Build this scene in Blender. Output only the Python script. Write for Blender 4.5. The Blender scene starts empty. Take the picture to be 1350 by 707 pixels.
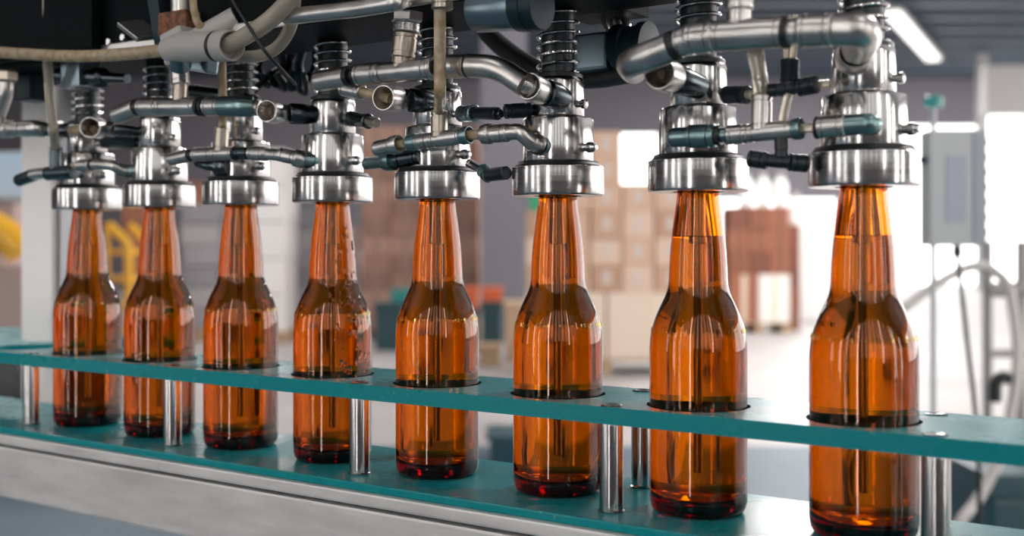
import bpy, bmesh, math, random
from mathutils import Vector, Matrix, noise
random.seed(7)
C = bpy.context.scene.collection
SC = bpy.context.scene
PI = math.pi

# ------------------------------------------------------------------ frames
# World axes: X to the right of the hall, Y down the hall, Z up.  The camera stands at the origin,
# 1.163 m above the floor.  The filling line runs diagonally, 34.3 degrees off the hall axis.
FPX = 1500.0
CAMZ = 1.163
CA, SA = 0.8258, 0.5641
ROT = -math.atan2(SA, CA)
BASE = 1.0                        # height of the plate the bottles stand on

def W(dx, dy, z):                 # along the line, across the line, height -> world
    return Vector((CA*dx + SA*dy, -SA*dx + CA*dy, z))

def U(px, py, dy):                # a sight line meets the upright plane dy across the line
    u = (px - 675.0)/FPX
    F = dy/(SA*u + CA)
    return Vector((u*F, F, CAMZ - (py - 325.0)/FPX*F))

def H(px, py, F):                 # a point in the hall at distance F
    return Vector(((px - 675.0)/FPX*F, F, CAMZ - (py - 325.0)/FPX*F))

# ------------------------------------------------------------------ materials
MATS = {}
def principled(name, col, rough=0.5, metal=0.0, spec=0.5, trans=0.0, ior=1.5, coat=0.0, aniso=0.0):
    m = bpy.data.materials.new(name); m.use_nodes = True
    b = m.node_tree.nodes['Principled BSDF']
    b.inputs['Base Color'].default_value = (*col, 1)
    b.inputs['Roughness'].default_value = rough
    b.inputs['Metallic'].default_value = metal
    b.inputs['IOR'].default_value = ior
    b.inputs['Transmission Weight'].default_value = trans
    b.inputs['Coat Weight'].default_value = coat
    b.inputs['Specular IOR Level'].default_value = spec
    if aniso: b.inputs['Anisotropic'].default_value = aniso
    MATS[name] = m
    return m

def add_noise_color(m, c1, c2, scale=20, detail=4, stretch=(1,1,1), lo=.35, hi=.65, rough=None, bump=0.0):
    nt = m.node_tree; N = nt.nodes; L = nt.links
    b = N['Principled BSDF']
    tc = N.new('ShaderNodeTexCoord'); mp = N.new('ShaderNodeMapping'); mp.inputs['Scale'].default_value = stretch
    nz = N.new('ShaderNodeTexNoise'); nz.inputs['Scale'].default_value = scale; nz.inputs['Detail'].default_value = detail
    cr = N.new('ShaderNodeValToRGB')
    cr.color_ramp.elements[0].position = lo; cr.color_ramp.elements[0].color = (*c1, 1)
    cr.color_ramp.elements[1].position = hi; cr.color_ramp.elements[1].color = (*c2, 1)
    L.new(tc.outputs['Object'], mp.inputs['Vector']); L.new(mp.outputs['Vector'], nz.inputs['Vector'])
    L.new(nz.outputs['Fac'], cr.inputs['Fac']); L.new(cr.outputs['Color'], b.inputs['Base Color'])
    if rough:
        mr = N.new('ShaderNodeMapRange'); mr.inputs['To Min'].default_value = rough[0]; mr.inputs['To Max'].default_value = rough[1]
        L.new(nz.outputs['Fac'], mr.inputs['Value']); L.new(mr.outputs['Result'], b.inputs['Roughness'])
    if bump:
        bp = N.new('ShaderNodeBump'); bp.inputs['Strength'].default_value = bump; bp.inputs['Distance'].default_value = .001
        L.new(nz.outputs['Fac'], bp.inputs['Height']); L.new(bp.outputs['Normal'], b.inputs['Normal'])
    return m

chrome = principled('chrome', (.68,.66,.65), .15, 1.0)
add_noise_color(chrome, (.60,.58,.57), (.74,.72,.71), 40, 4, (1,1,.05), .3, .7, (.11,.22))
turned = principled('turned_steel', (.50,.48,.48), .18, 1.0)
add_noise_color(turned, (.50,.48,.475), (.66,.64,.635), 6, 3, (1,1,160), .3, .7, (.13,.22))
satin = principled('satin_steel', (.55,.53,.51), .30, 1.0)
add_noise_color(satin, (.52,.495,.475), (.72,.69,.665), 60, 5, (1,1,1), .3, .7, (.22,.40))
tarnish = principled('tarnished_brass', (.46,.40,.34), .34, 1.0)
darksteel = principled('dark_steel', (.10,.12,.13), .25, 1.0)
tealsteel = principled('teal_tinted_steel', (.24,.35,.36), .30, .95)  # teal tint; on the elbows it stands for a painted reflection
brushed = principled('brushed_beam_steel', (.60,.57,.55), .42, .45)
add_noise_color(brushed, (.60,.565,.545), (.80,.765,.74), 14, 6, (1,1,5), .3, .7, (.34,.52), .15)
post_steel = principled('post_steel', (.46,.445,.44), .18, 1.0)
rubber = principled('black_rubber', (.012,.014,.015), .45)
blackplastic = principled('black_plastic', (.010,.018,.022), .35)
frame_dark = principled('blackened_frame_paint', (.003,.005,.006), .5, 0, .06)
frame_teal = principled('dark_teal_paint', (.006,.022,.030), .40, 0, .3)
bolt_steel = principled('bolt_steel', (.65,.64,.62), .25, 1.0)
rust = principled('rusty_steel', (.22,.09,.045), .75, .3)
add_noise_color(rust, (.30,.12,.055), (.10,.05,.035), 220, 5, (1,1,1), .35, .65)
whiteplastic = principled('aged_white_plastic', (.44,.42,.395), .40)
hose_tan = principled('amber_clear_hose', (.60,.47,.30), .22, 0, .5, .45, 1.4)
add_noise_color(hose_tan, (.50,.36,.19), (.70,.58,.42), 160, 5, (1,1,1), .35, .65)
hose_clear = principled('cloudy_clear_hose', (.66,.59,.49), .18, 0, .5, .55, 1.4)
bluegrey = principled('blue_grey_steel', (.22,.29,.33), .28, .9)

# teal polymer of the plates, with small flecks of dried foam
teal = principled('teal_polymer', (.006,.105,.11), .22, 0, .25)
def fleck(m, base, fl, lo, hi, scale):
    nt = m.node_tree; N = nt.nodes; L = nt.links; b = N['Principled BSDF']
    tc = N.new('ShaderNodeTexCoord')
    nz = N.new('ShaderNodeTexNoise'); nz.inputs['Scale'].default_value = scale; nz.inputs['Detail'].default_value = 6
    n2 = N.new('ShaderNodeTexNoise'); n2.inputs['Scale'].default_value = 14; n2.inputs['Detail'].default_value = 3
    mu = N.new('ShaderNodeMath'); mu.operation = 'MULTIPLY'
    cr = N.new('ShaderNodeValToRGB')
    cr.color_ramp.elements[0].position = lo; cr.color_ramp.elements[0].color = (*base, 1)
    cr.color_ramp.elements[1].position = hi; cr.color_ramp.elements[1].color = (*fl, 1)
    L.new(tc.outputs['Object'], nz.inputs['Vector']); L.new(tc.outputs['Object'], n2.inputs['Vector'])
    L.new(nz.outputs['Fac'], mu.inputs[0]); L.new(n2.outputs['Fac'], mu.inputs[1])
    L.new(mu.outputs[0], cr.inputs['Fac']); L.new(cr.outputs['Color'], b.inputs['Base Color'])
    mr = N.new('ShaderNodeMapRange'); mr.inputs['To Min'].default_value = .12; mr.inputs['To Max'].default_value = .42
    L.new(n2.outputs['Fac'], mr.inputs['Value']); L.new(mr.outputs['Result'], b.inputs['Roughness'])
fleck(teal, (.000,.245,.270), (.30,.48,.48), .42, .54, 190)

# amber glass and beer: clear surfaces, colour from absorption inside
def clear(name, ior, col, dens, rough=0.0):
    m = bpy.data.materials.new(name); m.use_nodes = True
    nt = m.node_tree; b = nt.nodes['Principled BSDF']
    b.inputs['Base Color'].default_value = (1,1,1,1); b.inputs['Roughness'].default_value = rough
    b.inputs['Transmission Weight'].default_value = 1.0; b.inputs['IOR'].default_value = ior
    if ior > 1.4:
        tc = nt.nodes.new('ShaderNodeTexCoord'); nz = nt.nodes.new('ShaderNodeTexNoise'); nz.inputs['Scale'].default_value = 45; nz.inputs['Detail'].default_value = 1
        bp = nt.nodes.new('ShaderNodeBump'); bp.inputs['Strength'].default_value = .25; bp.inputs['Distance'].default_value = .0004
        nt.links.new(tc.outputs['Object'], nz.inputs['Vector']); nt.links.new(nz.outputs['Fac'], bp.inputs['Height']); nt.links.new(bp.outputs['Normal'], b.inputs['Normal'])
    v = nt.nodes.new('ShaderNodeVolumeAbsorption')
    v.inputs['Color'].default_value = (*col, 1); v.inputs['Density'].default_value = dens
    nt.links.new(v.outputs['Volume'], nt.nodes['Material Output'].inputs['Volume'])
    return m
amber = clear('amber_glass', 1.5, (.952,.800,.0), 1500)
beer_m = clear('beer', 1.33, (.90,.76,.0), 30)

def emitter(name, col, s):
    m = bpy.data.materials.new(name); m.use_nodes = True
    nt = m.node_tree; nt.nodes.remove(nt.nodes['Principled BSDF'])
    e = nt.nodes.new('ShaderNodeEmission'); e.inputs['Color'].default_value = (*col, 1); e.inputs['Strength'].default_value = s
    nt.links.new(e.outputs[0], nt.nodes['Material Output'].inputs['Surface'])
    return m
daylight = emitter('daylit_pane', (1.0,.985,.97), 4.0)
daylight_front = emitter('daylit_pane_bright', (1.0,.975,.95), 10.5)
side_fill = emitter('added_side_pane', (1.0,.97,.94), 4.5)
high_fill = emitter('added_high_pane', (1.0,.97,.94), 1.3)
lamp_glow = emitter('lamp_tube_glow', (1.0,.97,.93), 2.5)

# ------------------------------------------------------------------ mesh helpers
class MB:
    def __init__(s): s.v, s.f, s.sm = [], [], []
    def add(s, vs, fs, smooth=True):
        o = len(s.v); s.v += [Vector(v) for v in vs]
        s.f += [[i+o for i in f] for f in fs]; s.sm += [smooth]*len(fs)
        return s
    def rev(s, prof, segs=40, a=None, d=None, smooth=True, closed=False):
        """prof = [(distance along axis, radius)], turned about the axis from a along d (default +Z)"""
        a = Vector(a) if a is not None else Vector((0,0,0))
        d = Vector(d).normalized() if d is not None else Vector((0,0,1))
        x = d.orthogonal().normalized() if abs(d.z) < .999 else Vector((1,0,0))
        y = d.cross(x)
        vs, fs = [], []
        n = len(prof)
        for (t, r) in prof:
            for k in range(segs):
                an = 2*PI*k/segs
                vs.append(a + d*t + (x*math.cos(an) + y*math.sin(an))*max(r, 1e-6))
        for i in range(n if closed else n-1):
            j = (i+1) % n
            for k in range(segs):
                k2 = (k+1) % segs
                fs.append([i*segs+k, i*segs+k2, j*segs+k2, j*segs+k])
        if not closed:
            if prof[0][1] > 1e-5: fs.append([k for k in range(segs)][::-1])
            if prof[-1][1] > 1e-5: fs.append([(n-1)*segs+k for k in range(segs)])
        return s.add(vs, fs, smooth)
    def tube(s, pts, r, segs=16, bend=None, cap=True):
        pts = [Vector(p) for p in pts]
        if bend:
            out = [pts[0]]
            for i in range(1, len(pts)-1):
                p, q, w = pts[i-1], pts[i], pts[i+1]
                d1 = (p-q); d2 = (w-q)
                b = min(bend, d1.length*.49, d2.length*.49)
                A = q + d1.normalized()*b; B = q + d2.normalized()*b
                for k in range(9):
                    t = k/8
                    out.append(A*(1-t)**2 + q*2*t*(1-t) + B*t*t)
            out.append(pts[-1]); pts = out
        n = len(pts)
        rs = r if isinstance(r, (list, tuple)) else [r]*n
        tg = []
        for i in range(n):
            t = (pts[min(i+1, n-1)] - pts[max(i-1, 0)])
            tg.append(t.normalized() if t.length > 1e-9 else Vector((0,0,1)))
        x = tg[0].orthogonal().normalized()
        vs, fs = [], []
        for i in range(n):
            x = (x - tg[i]*x.dot(tg[i])).normalized(); y = tg[i].cross(x)
            for k in range(segs):
                an = 2*PI*k/segs
                vs.append(pts[i] + (x*math.cos(an)+y*math.sin(an))*rs[i])
        for i in range(n-1):
            for k in range(segs):
                k2 = (k+1) % segs
                fs.append([i*segs+k, i*segs+k2, (i+1)*segs+k2, (i+1)*segs+k])
        if cap:
            fs.append([k for k in range(segs)][::-1]); fs.append([(n-1)*segs+k for k in range(segs)])
        return s.add(vs, fs)
    def box(s, lo, hi, bev=0.0, M=None, seg=2):
        bm = bmesh.new()
        bmesh.ops.create_cube(bm, size=1.0)
        c = [(lo[i]+hi[i])/2 for i in range(3)]; d = [hi[i]-lo[i] for i in range(3)]
        for v in bm.verts: v.co = Vector((c[0]+v.co.x*d[0], c[1]+v.co.y*d[1], c[2]+v.co.z*d[2]))
        if bev: bmesh.ops.bevel(bm, geom=bm.edges[:], offset=bev, segments=seg, affect='EDGES', profile=.7)
        if M is not None: bmesh.ops.transform(bm, matrix=M, verts=bm.verts)
        bm.verts.index_update()
        vs = [v.co.copy() for v in bm.verts]; fs = [[v.index for v in f.verts] for f in bm.faces]
        bm.free()
        return s.add(vs, fs, False)
    def hexnut(s, a, b, r, ch=.12, segs=6):
        a, b = Vector(a), Vector(b); L = (b-a).length
        return s.rev([(0, r*(1-ch)), (L*.12, r), (L*.88, r), (L, r*(1-ch))], segs, a, b-a, False)

def obj(name, mb, mat, parent=None, origin=None):
    me = bpy.data.meshes.new(name)
    vs = mb.v
    if parent is not None and origin is None: origin = PLACE.get(parent.name)
    if origin is not None: vs = [v - origin for v in vs]
    me.from_pydata([tuple(v) for v in vs], [], mb.f)
    me.polygons.foreach_set('use_smooth', mb.sm)
    me.materials.append(mat)
    bm = bmesh.new(); bm.from_mesh(me)
    bmesh.ops.recalc_face_normals(bm, faces=bm.faces)
    for e in bm.edges:
        if len(e.link_faces) == 2 and e.calc_face_angle(0) > math.radians(38): e.smooth = False
    bm.to_mesh(me); bm.free()
    me.update()
    o = bpy.data.objects.new(name, me); C.objects.link(o)
    if parent is not None: o.parent = parent
    elif origin is not None: o.location = origin
    return o
PLACE = {}
def thing(name, label, cat, loc, group=None, rotz=0.0, worldmesh=True):
    """an Empty at the thing's base; parts are then built in world coordinates unless worldmesh is False"""
    o = bpy.data.objects.new(name, None); C.objects.link(o)
    o.empty_display_size = .02
    o.location = loc; o.rotation_euler = (0, 0, rotz)
    tag(o, label, cat, group)
    if worldmesh: PLACE[o.name] = Vector(loc)
    return o
def tag(o, label, cat, group=None, kind=None):
    o['label'] = label; o['category'] = cat
    if group: o['group'] = group
    if kind: o['kind'] = kind
    return o
def struct(name, mb, mat, parent=None):
    o = obj(name, mb, mat, parent)
    if parent is None: o['kind'] = 'structure'
    return o
def dup(root, loc, label=None):
    r = root.copy(); C.objects.link(r); r.location = loc
    if label: r['label'] = label
    for ch in root.children:
        c = ch.copy(); C.objects.link(c); c.parent = r
        for g in ch.children:
            d = g.copy(); C.objects.link(d); d.parent = c
    return r
MR = Matrix.Rotation(ROT, 4, 'Z')
def line_box(mb, dx0, dx1, dy0, dy1, z0, z1, bev=0):   # a box square to the filling line
    return mb.box((dx0, dy0, z0), (dx1, dy1, z1), bev, MR)

# ------------------------------------------------------------------ the filling line: plates, posts, bottles
STEP = .1021
DX = [-.914 + STEP*i for i in range(8)]
DYB = .645
ORD = ['leftmost', 'second from the left', 'third from the left', 'fourth from the left',
       'fifth from the left', 'sixth from the left', 'second from the right', 'rightmost and nearest']

# --- rack: base plate, guide plate with bottle holes, posts
def plate_with_holes(holes, x0, x1, y0, y1, z0, z1, hr):
    """plate drilled through at every hole; each cell between holes is a square ring of faces"""
    mb = MB(); S = 48
    cells = []
    edges = [x0] + [(holes[i]+holes[i+1])/2 for i in range(len(holes)-1)] + [x1]
    for h, a, b in zip(holes, edges[:-1], edges[1:]):
        out, inn = [], []
        for k in range(S):
            an = 2*PI*(k+.5)/S; c, s_ = math.cos(an), math.sin(an)
            tx = ((b-h) if c > 0 else (h-a))/max(abs(c), 1e-6); ty = ((y1-DYB) if s_ > 0 else (DYB-y0))/max(abs(s_), 1e-6)
            t = min(tx, ty)
            out.append((h+c*t, DYB+s_*t)); inn.append((h+c*hr, DYB+s_*hr))
        # put true corners into the outline
        out2 = out
        for cx, cy in ((a,y0),(a,y1),(b,y0),(b,y1)):
            k = min(range(S), key=lambda q: (out2[q][0]-cx)**2+(out2[q][1]-cy)**2); out2[k] = (cx, cy)
        cells.append((out2, inn))
    e = .0012
    for out, inn in cells:
        S = len(out)
        vs = []
        for (x, y) in out: vs.append((x, y, z0))
        for (x, y) in inn: vs.append((x, y, z0))
        for (x, y) in inn: vs.append((x, y, z1-e*.5))
        for (x, y) in inn:
            vs.append((x, y, z1))
        for (x, y) in out: vs.append((x, y, z1))
        vs = [MR @ Vector(v) for v in vs]
        fs = []
        for k in range(S):
            k2 = (k+1) % S
            for lay in range(4):
                fs.append([lay*S+k, lay*S+k2, (lay+1)*S+k2, (lay+1)*S+k])
            # outer rim only where it is a free edge
            (xa, ya), (xb, yb) = out[k], out[k2]
            free = (abs(ya-y0)<1e-6 and abs(yb-y0)<1e-6) or (abs(ya-y1)<1e-6 and abs(yb-y1)<1e-6) or \
                   (abs(xa-x0)<1e-6 and abs(xb-x0)<1e-6) or (abs(xa-x1)<1e-6 and abs(xb-x1)<1e-6)
            if free: fs.append([4*S+k, 4*S+k2, k2, k])
        mb.add(vs, fs, False)
    return mb

GP0, GP1 = BASE+.0545, BASE+.065
rack = thing('bottle_rack', 'two long teal plates joined by steel posts, holding the row of amber bottles', 'bottle rack', W(-.6, DYB, BASE-.006))
holes = [DX[0]-STEP] + DX
obj('guide_plate', plate_with_holes(holes, -1.30, .06, .605, .6975, GP0, GP1, .0318), teal, rack)
mb = MB(); line_box(mb, -1.30, .06, .588, .7075, BASE-.0055, BASE, .0012)
obj('base_plate', mb, teal, rack)
POSTS = [-.9518-.2, -.9518, -.755, -.5508, -.3444, -.1517]
for i, x in enumerate(POSTS):
    for y, off in ((.6125, 0), (.687, -.018)):
        p = W(x+off, y, BASE)
        mb = MB(); mb.rev([(0, .0080), (.0008, .0082), (.0016, .0074), (.0530, .0074), (.0545, .0072)], 32, p)
        po = obj('post', mb, post_steel, rack)
        q = W(x+off, y, GP1)
        mb = MB(); mb.rev([(0, .0066), (.0006, .0066), (.0009, .0058), (.0007, .0040), (.0003, .0030), (.0003, .0)], 28, q)
        obj('screw_cap', mb, darksteel, po, origin=W(-.6, DYB, BASE-.006))

# another teal plate behind the left end
mb = MB()
pts = []
for k in range(25):
    an = PI*(1.08) + (PI*.84)*k/24
    pts.append((-1.42+.22*math.cos(an)*1.0, 1.03+.22*math.sin(an)))
top = [MR @ Vector((x, y, BASE+.043)) for x, y in pts]; bot = [MR @ Vector((x, y, BASE+.033)) for x, y in pts]
n = len(pts)
mb.add(top+bot, [list(range(n)), list(range(2*n-1, n-1, -1))] + [[k, (k+1) % n, n+(k+1) % n, n+k] for k in range(n)], False)
sw = thing('transfer_wheel', 'teal rounded plate at the far left end behind the bottle row', 'transfer wheel', W(-1.42, .95, BASE-.006))
obj('disc', mb, teal, sw)
mb = MB(); mb.rev([(0,.03),(.0389,.03)], 24, W(-1.42, .93, BASE-.006))
obj('hub', mb, post_steel, sw)

# --- steel beam under the plates
beam = thing('conveyor_beam', 'long scuffed stainless steel beam carrying the lower teal plate', 'steel beam', W(-.6, DYB, BASE-.066))
mb = MB(); line_box(mb, -1.32, .08, .5835, .72, BASE-.0145, BASE-.0056, .0016)
obj('top_lip', mb, brushed, beam)
mb = MB(); line_box(mb, -1.32, .08, .5905, .715, BASE-.0175, BASE-.0140)
obj('groove', mb, darksteel, beam)
mb = MB(); line_box(mb, -1.32, .08, .5850, .718, BASE-.062, BASE-.0170, .002)
obj('web', mb, brushed, beam)
for x in (-1.25, -.15):
    mb = MB(); mb.rev([(0, .045), (.012, .045), (.014, .022), (BASE-.062, .022)], 28, W(x, .655, 0))
    obj('leg', mb, brushed, beam)

# --- bottles
def resample(prof, n=3):
    """Catmull-Rom through (z, r)"""
    out = []
    P = [prof[0]] + prof + [prof[-1]]
    for i in range(1, len(P)-2):
        for k in range(n):
            t = k/n
            v = []
            for c in (0, 1):
                a, b, d, e = P[i-1][c], P[i][c], P[i+1][c], P[i+2][c]
                v.append(.5*((2*b)+(d-a)*t+(2*a-5*b+4*d-e)*t*t+(3*b-a-3*d+e)*t**3))
            out.append(tuple(v))
    out.append(prof[-1])
    return out
OUT = [(.0055,.0295),(.010,.0299),(.030,.0299),(.065,.0299),(.095,.0299),(.1025,.0297),(.109,.0290),(.115,.0275),(.121,.0253),
       (.127,.0226),(.132,.0203),(.1365,.0188),(.141,.0181),(.148,.0178),(.157,.0173),(.167,.0164),(.179,.0149),(.190,.0134),(.200,.0125),(.209,.0122)]
def bottle_glass():
    o = [(.0022,.0), (.0016,.012), (.0006,.0215), (.0, .0245), (.0004,.0268), (.0020,.0284), (.0035,.0291)]
    o += resample(OUT, 3)
    o += [(.2105,.0136),(.2135,.0139),(.2160,.0133),(.2185,.0130),(.2240,.0130),(.2258,.0126),(.2264,.0112),(.2258,.0098)]
    inner = [(z, r-.0029-(0.0006 if z < .14 else 0)*0) for z, r in resample(OUT, 3) if z > .0125]
    inn = [(.205,.0095)] + inner[::-1] + [(.0118,.0260),(.0092,.0225),(.0082,.016),(.0100,.0)]
    mb = MB(); mb.rev(o+inn, 72)
    return mb
def beer(level):
    inner = [(z, r-.0027) for z, r in resample(OUT, 3) if .0125 < z < level]
    p = [(.0097,.0),(.0079,.016),(.0089,.0226),(.0116,.0262)] + inner
    r_end = inner[-1][1]
    p += [(level+.0006, r_end-.0001), (level, r_end-.0012), (level-.0002, .0)]
    mb = MB(); mb.rev(p, 72)
    return mb
bl = ['amber bottle leftmost in the row, half over a dark lower side',
      'amber bottle second from the left, its base crossed by a steel post',
      'amber bottle third from the left in the row',
      'amber bottle fourth from the left, a steel post standing before its lower right side',
      'amber bottle fifth from the left in the row',
      'amber bottle sixth from the left, just left of a steel post',
      'amber bottle second from the right, beer line near the top of its neck',
      'largest amber bottle, rightmost and nearest, beer line across its neck']
bl[0] = 'amber bottle leftmost in the row, next to the bright steel upright'
b_full = thing('beer_bottle', bl[0], 'bottle', W(DX[0], DYB, BASE+.0002), 'amber bottles in the filling row', ROT, False)
glass0 = obj('glass_body', bottle_glass(), amber, b_full)
obj('beer', beer(.1945), beer_m, b_full)
mb = MB()
for k in range(72):
    if k % 12 in (0, 5, 6, 11): continue
    an = 2*PI*k/72
    hgt = .0012 + .0010*((k*7) % 3)
    mb.box((-.0005,-.0004,-hgt/2),(.0005,.0002,hgt/2),.0002, Matrix.Rotation(an,4,'Z') @ Matrix.Translation((0,-.0287,.1115)) @ Matrix.Rotation(-.22,4,'X'), 1)
emb0 = obj('embossed_ring', mb, amber, b_full)
for i in range(1, 6): dup(b_full, W(DX[i], DYB, BASE+.0002), bl[i])
b_line = thing('beer_bottle', bl[6], 'bottle', W(DX[6], DYB, BASE+.0002), 'amber bottles in the filling row', ROT, False)
gl = glass0.copy(); C.objects.link(gl); gl.parent = b_line
gl = emb0.copy(); C.objects.link(gl); gl.parent = b_line
obj('beer', beer(.1685), beer_m, b_line)
dup(b_line, W(DX[7], DYB, BASE+.0002), bl[7])

# water drops running down the right side of the fourth bottle
water = principled('water_drop', (1,1,1), .0, 0, .5, 1.0, 1.33)
mb = MB()
prof = resample(OUT, 3)
def rad(z):
    for (z0, r0), (z1, r1) in zip(prof[:-1], prof[1:]):
        if z0 <= z <= z1: return r0 + (r1-r0)*(z-z0)/max(z1-z0, 1e-9)
    return prof[-1][1]
for k in range(90):
    z = random.uniform(.066, .185); an = random.gauss(-.25, .30); rr = rad(z)
    q = random.uniform(.0007, .0017)
    c = Vector((math.cos(an)*rr, math.sin(an)*rr, z)); nrm = Vector((math.cos(an), math.sin(an), 0))
    st = random.uniform(1.0, 2.2)
    o0 = len(mb.v)
    mb.rev([(-q*.3,q*.9),(q*.1,q),(q*.35,q*.75),(q*.55,q*.35),(q*.6,.0)], 12, c, nrm)
    for v in mb.v[o0:]: v.z = z + (v.z-z)*st
b4 = [o for o in bpy.data.objects if o.get('label') == bl[3]][0]
wd = obj('water_droplets', mb, water, b4, origin=Vector((0,0,0))); wd['kind'] = 'stuff'; wd['label'] = 'clear water drops on the glass'

# --- filler valves above the bottles
ZC = .1966
vl = ['bright steel filling valve over the %s bottle' % s for s in
      ['leftmost', 'second', 'third', 'fourth', 'fifth', 'sixth', 'second from right', 'nearest, rightmost']]
vl[1:6] = ['bright steel filling valve over the bottle %s' % s for s in ORD[1:6]]
v0 = thing('filling_valve', vl[0], 'filling valve', W(DX[0], DYB, BASE+ZC), 'filling valves above the bottles', ROT, False)
zz = -ZC
mb = MB(); mb.rev([(0,.0160),(.0,.0300),(.0008,.0307),(.0012,.0308),(.0168,.0308),(.0170,.0304),(.0176,.0304),(.0178,.0308),(.0186,.0308),(.0192,.0302),(.0192,.0160)], 72, closed=True)
obj('collar', mb, turned, v0)
mb = MB(); mb.rev([(.0192,.0160),(.0192,.0282),(.0200,.0286),(.0212,.0276),(.0218,.0272),(.0226,.0270),(.0226,.0160)], 64, closed=True)
obj('gasket', mb, rubber, v0)
mb = MB(); mb.rev([(.0226,.0160),(.0226,.0236),(.0232,.0238),(.0500,.0238),(.0512,.0232),(.0512,.0),], 64)
obj('valve_body', mb, chrome, v0)
mb = MB(); mb.rev([(.0512,.0182),(.0514,.0186),(.0526,.0186),(.0528,.0176)], 56)
obj('seal_ring', mb, rubber, v0)
mb = MB(); mb.rev([(.0520,.0172),(.0526,.0176),(.0752,.0176),(.0778,.0170),(.0790,.0156),(.0795,.0)], 56)
obj('upper_cylinder', mb, chrome, v0)
mb = MB(); mb.rev([(.0780,.0165),(.0805,.0168),(.0812,.0160),(.0812,.0112),(.1230,.0112)], 40)
obj('plunger', mb, blackplastic, v0)
hel = []
N = 24*6
for k in range(N+1):
    an = 2*PI*k/24
    z = .0822 + .0400*k/N
    hel.append((.0136*math.cos(an), .0136*math.sin(an), z))
mb = MB(); mb.tube(hel, .0010, 8)
obj('spring', mb, chrome, v0)
mb = MB(); mb.rev([(-.0325,.0030),(-.0318,.0043),(-.004,.0043),(.0226,.0043)], 24)
obj('tube_sleeve', mb, post_steel, v0)
mb = MB(); mb.rev([(-.1720,.0012),(-.1716,.0021),(-.1600,.0021),(.0,.0021)], 20)
obj('fill_tube', mb, post_steel, v0)
mb = MB(); mb.rev([(0,.0026),(.0030,.0026),(.0032,.0036),(.0065,.0036),(.0070,.0030),(.0090,.0026),(.0095,.0016)], 20, (.0230,-.004,.031), (1,-.1,0))
obj('side_port', mb, chrome, v0)
mb = MB(); mb.rev([(0,.0022),(.0030,.0022),(.0032,.0032),(.0058,.0032),(.0066,.0018)], 20, (.0170,-.002,.060), (1,0,0))
obj('vent_screw', mb, chrome, v0)
for i in range(1, 8): dup(v0, W(DX[i], DYB, BASE+ZC), vl[i])

# ------------------------------------------------------------------ overhead beam of the machine
ZB = CAMZ+.157
over = thing('overhead_beam', 'blackened overhead machine beam from which the filling valves hang', 'machine beam', W(-.6, .62, ZB))
mb = MB(); line_box(mb, -1.50, -.168, .580, .668, ZB, ZB+.26, .003)
obj('beam_body', mb, frame_dark, over)
for cxp in (-1.40, -.30):
    mb = MB(); line_box(mb, cxp-.05, cxp+.05, .60, .66, ZB+.2595, 6.4, .002)
    obj('hanger_column', mb, frame_dark, over)
mb = MB(); line_box(mb, -.80, -.168, .5765, .5802, ZB+.0002, ZB+.007, .001)
obj('lower_lip', mb, satin, over)
mb = MB(); line_box(mb, -1.02, -.80, .568, .5797, ZB+.004, ZB+.09, .002)
obj('cover_plate', mb, frame_dark, over)
for px, py in ((120, 22), (131, 42), (147, 56), (166, 50)):
    p = U(px, py, .5795); d = W(0, -1, 0)
    mb = MB(); mb.hexnut(p, p+d*.004, .0032)
    obj('bolt', mb, bolt_steel, over)
for px, py, L in ((49, -4, .018), (52, 20, .010), (47, 52, .012), (60, 57, .010)):
    p = U(px, py, .574)
    mb = MB(); mb.rev([(0,.0022),(.001,.0026),(L,.0026),(L+.001,.0015)], 16, p, (0,0,-1))
    obj('stud', mb, bolt_steel, over)
mb = MB()
p = U(184, 40, .566); mb.box((-.014,-.011,-.002),(.014,.011,.002),.0008, Matrix.Translation(p) @ MR @ Matrix.Rotation(.55,4,'Y') @ Matrix.Rotation(.3,4,'X'))
obj('bracket', mb, bolt_steel, over)
p = U(207, 22, .570); mb = MB(); mb.box((-.006,-.002,-.03),(.006,.002,.03),.0008, Matrix.Translation(p) @ MR @ Matrix.Rotation(-.25,4,'Y'))
obj('bracket', mb, frame_teal, over)

# clamp block over the first valve, and a solenoid block left of it
cl = thing('pipe_clamp', 'small steel clamp block above the leftmost filling valve', 'clamp', U(108, 116, .62))
p = U(106, 99, .60); mb = MB(); mb.box((-.014,-.010,-.0115),(.012,.012,.0115),.0015, Matrix.Translation(p) @ MR)
obj('clamp_block', mb, bluegrey, cl)
a, b = U(78, 100, .60), U(168, 104, .60)
mb = MB(); mb.rev([(0,.004),(.002,.0075),(.012,.0075),(.013,.0065),(.05,.0065),(.052,.0085),(.062,.0085),(.064,.005),((b-a).length,.004)], 24, a, b-a)
obj('clamp_rod', mb, darksteel, cl)
sol = thing('solenoid_block', 'dark teal solenoid block under the beam at the far left', 'solenoid', U(45, 132, .625))
p = U(45, 110, .62); mb = MB(); mb.box((-.013,-.012,-.017),(.013,.012,.017),.002, Matrix.Translation(p) @ MR)
obj('housing', mb, frame_teal, sol)
p = U(43, 90, .62); mb = MB(); mb.rev([(0,.010),(.01,.010),(.012,.008),(.04,.008)], 24, p)
obj('stem', mb, frame_dark, sol)
hx = thing('hex_fitting', 'brass hex pipe fitting at the left edge under the beam', 'pipe fitting', U(4, 150, .59))
a = U(8, 96, .59); mb = MB(); mb.hexnut(a-Vector((0,0,.009)), a+Vector((0,0,.009)), .0105)
obj('hex_nut', mb, tarnish, hx)
mb = MB(); mb.hexnut(a+Vector((0,0,.010)), a+Vector((0,0,.03)), .0120)
obj('hex_nut', mb, tarnish, hx)
mb = MB(); mb.tube([a-Vector((0,0,.008)), U(8,120,.59), U(-6,160,.59)], .007, 18, .01)
obj('pipe', mb, satin, hx)

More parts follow.
